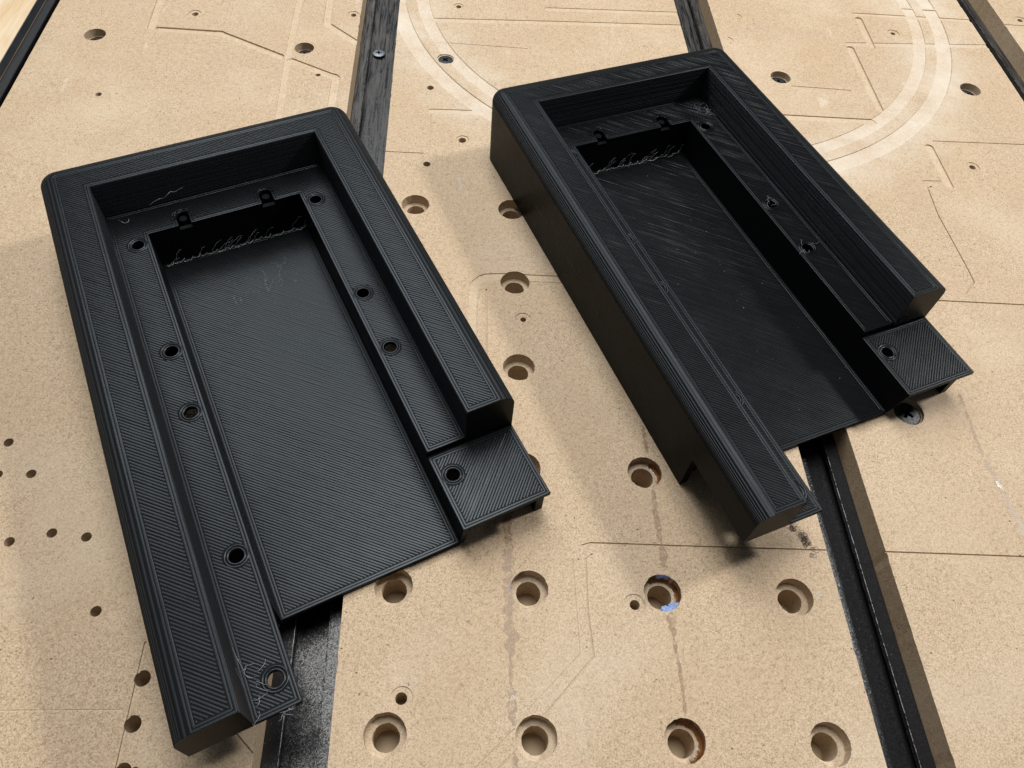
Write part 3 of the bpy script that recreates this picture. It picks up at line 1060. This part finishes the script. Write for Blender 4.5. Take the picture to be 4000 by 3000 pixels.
    while x < Xq - 3:
        L = random.uniform(3.5, 7.0)
        y = Ypb - random.uniform(1.0, 2.6)
        P, q = [], 9
        for i in range(q + 1):
            f = i / q
            P.append((x + L * f + random.uniform(-.25, .25), y + random.uniform(-.7, .5) - .6 * math.sin(f * 3.1), Zfl + .35 + .5 * random.random() + (1.6 * f ** 3)))
        m.tube(P, random.uniform(.16, .30), 5, 0, True)
        for _ in range(random.choice((0, 1, 1, 2, 2))):              # loose hairs that stand off and droop
            hx, hl, up = x + random.uniform(0, L), random.uniform(4, 9), random.uniform(2.0, 7.5)
            P = [(hx + hl * f + random.uniform(-.3, .3), min(Ypb - .3, y + 1.8 * f + random.uniform(-.25, .25)),
                  Zfl + .4 + up * math.sin(f * random.uniform(1.5, 2.1)) + random.uniform(-.2, .2)) for f in (0, .15, .3, .45, .6, .75, .9, 1)]
            m.tube(P, random.uniform(.06, .13), 4, 0, True)
        x += L * random.uniform(.8, 1.1)
    o = part(m, 'plastic_wisps', M['wisp'], root, fix=False)
    tag(o, kind='stuff')
    return root, rim, ledge, fl


T1 = build_tray('left black plastic tray with whitish scribbled scratches on its hatched floor',
                (-14.24, -36.41, 0.0), D2R(24.82))
T2 = build_tray('right black plastic tray, darker inside, beside the large black cross-head screw',
                (198.24, 40.85, 0.0), D2R(20.64))


def wisps(root, segs, r=.16, name='plastic_wisps'):
    m = MB()
    for pts in segs:
        m.tube(pts, r, 4, 0, True)
    tag(m.build(name, M['wisp'], root, fix=False), kind='stuff')


def squiggle(x, y, z, n, stp, lift=.6):
    a = random.uniform(0, 6.28)
    pts = []
    for i in range(n):
        pts.append((x, y, z + random.uniform(0, lift)))
        a += random.uniform(-1, 1)
        x += stp * math.cos(a)
        y += stp * math.sin(a)
    return pts


# loose strings on the left tray
wisps(T1[0], [[(46, 250, 34), (49, 250.5, 35), (52, 250, 36.2), (54, 251, 35.2)], [(54, 251, 35.2), (58, 253, 36.4), (60, 253, 35.6), (65, 254, 36.6)],
              [(29, 250, 30), (31, 249, 27.5), (33.4, 249.6, 27.2), (34, 251, 28)],
              [(Xi + 1, 12, 30), (Xi + 1.5, 7, 27.5), (Xi + 2.4, 2, 27)], [(Xi + .3, 4, 31), (Xi + 1, -3, 28)],
              [(Xi + 6, -6, 27), (Xi + 9, -7.5, 27.2)], [(Xi - 1, -15, 28), (Xi + .5, -16.6, 26.6), (Xi + 2.2, -17.2, 25)]] +
      [squiggle(Xi + 3 + random.uniform(-1.5, 4), random.uniform(-14, 8), Zl + .25, 5, 1.5) for _ in range(9)], .10)
wisps(T1[0], [squiggle(Xi + 13 + random.uniform(-2.5, 2.5), Ye - .6, Za + 1.2, 4, 1.3) for _ in range(10)], .11)
# ragged strings in the right tray
wisps(T2[0], [squiggle(Xr - random.uniform(1, 8), random.uniform(238, 252), Zl + .3, 6, 1.4, 1.2) for _ in range(12)] +
      [squiggle(HXR + random.uniform(-4, 3), y + random.uniform(-3, 3), Zl + .3, 5, 1.2, 1.6) for y in HOLE_R[1:] for _ in range(5)], .12)

# whitish scribble scratched into the left tray's floor
m = MB()
sx, sy = 96.0, 212.0
for pts in ([(88, 214), (88.6, 208), (86.8, 202), (86.5, 196.5)], [(96, 216.5), (97.5, 211), (95.2, 206), (95.6, 200), (93.5, 197)],
            [(97.4, 211), (101.8, 215), (102.4, 219)], [(97.5, 212.5), (92.5, 217.5)], [(95.4, 203), (91.5, 200)], [(86.6, 197), (91, 203.5), (95.2, 205.6)],
            [(100.5, 199), (103, 198.2)], [(69, 201), (69.4, 192)], [(72, 199), (72.1, 194.5)]):
    P = []
    for a, b in zip(pts, pts[1:]):
        for i in range(5):
            P.append((a[0] + (b[0] - a[0]) * i / 5 + random.uniform(-.2, .2), a[1] + (b[1] - a[1]) * i / 5 + random.uniform(-.2, .2)))
    P.append(pts[-1])
    for p, q in zip(P, P[1:]):
        for _ in range(2):
            ox, oy, f = random.uniform(-.5, .5), random.uniform(-.5, .5), random.uniform(.3, .9)
            if random.random() < .8:
                m.tube([(p[0] + ox, p[1] + oy, Zfl + .22), (p[0] + ox + (q[0] - p[0]) * f, p[1] + oy + (q[1] - p[1]) * f, Zfl + .22)], random.uniform(.05, .15), 4)
for _ in range(46):
    x, y, a = random.gauss(90, 10), random.gauss(206, 7), random.uniform(0, 3.1)
    if 45 < x < 116 and y < 232:
        l = random.uniform(.3, 1.3)
        m.tube([(x, y, Zfl + .2), (x + l * math.cos(a), y + l * math.sin(a), Zfl + .2)], random.uniform(.04, .09), 4)
tag(m.build('scratches', M['scratch'], T1[3], fix=False), kind='stuff')

# pale scrapes along the right tray's tall outer wall, dust specks inside it
m = MB()
for y0, z0, L, dz in ((188, 22, 15, -1.2), (171, 20, 4, -.3), (148, 21, 26, 1.5), (120, 19, 9, .4), (232, 18, 11, -1.5)):
    n = int(L / 1.2)
    for i in range(n):
        if random.random() < .75:
            f0, f1 = i / n, (i + random.uniform(.4, 1)) / n
            m.tube([(-.03, y0 + L * f0, z0 + dz * f0 + random.uniform(-.1, .1)), (-.03, y0 + L * f1, z0 + dz * f1)], random.uniform(.03, .07), 4)
tag(m.build('scratches', M['scratch'], T2[0], fix=False), kind='stuff')
m = MB()
for _ in range(40):
    x, y, r = random.uniform(Xp + 3, Xq - 2), random.uniform(40, 225), random.uniform(.08, .22)
    m.tube([(x, y, Zfl + .25), (x + r * 1.6, y + random.uniform(-r, r) * 2, Zfl + .25 + r)], r, 5)
tag(m.build('dust_specks', M['wisp'], T2[3], fix=False), kind='stuff')

# ================================================================== small loose things on the boards
m = MB()
for cx, cy, nn in ((240.2, 43.0, 9), (241.6, 40.4, 8), (242.9, 36.6, 10), (244.4, 36.6, 7), (245.2, 31.2, 4)):
    for _ in range(nn):
        x, y = cx + random.gauss(0, .9), cy + random.gauss(0, .9)
        a, cv = random.uniform(0, 6.28), random.choice((-1, 1)) * random.uniform(.45, .95)
        pts = []
        for i in range(random.randint(9, 20)):
            pts.append((x, y, .12 + .35 * abs(math.sin(i * .7 + a))))
            a += cv * random.uniform(.6, 1.2)
            x += .62 * math.cos(a)
            y += .62 * math.sin(a)
        m.tube(pts, .065, 4)
tag(m.build('hair_tangle', M['hair'], fix=False), 'tangle of fine dark curly fibres on the board below the right tray arm', 'fibres', None, 'stuff')
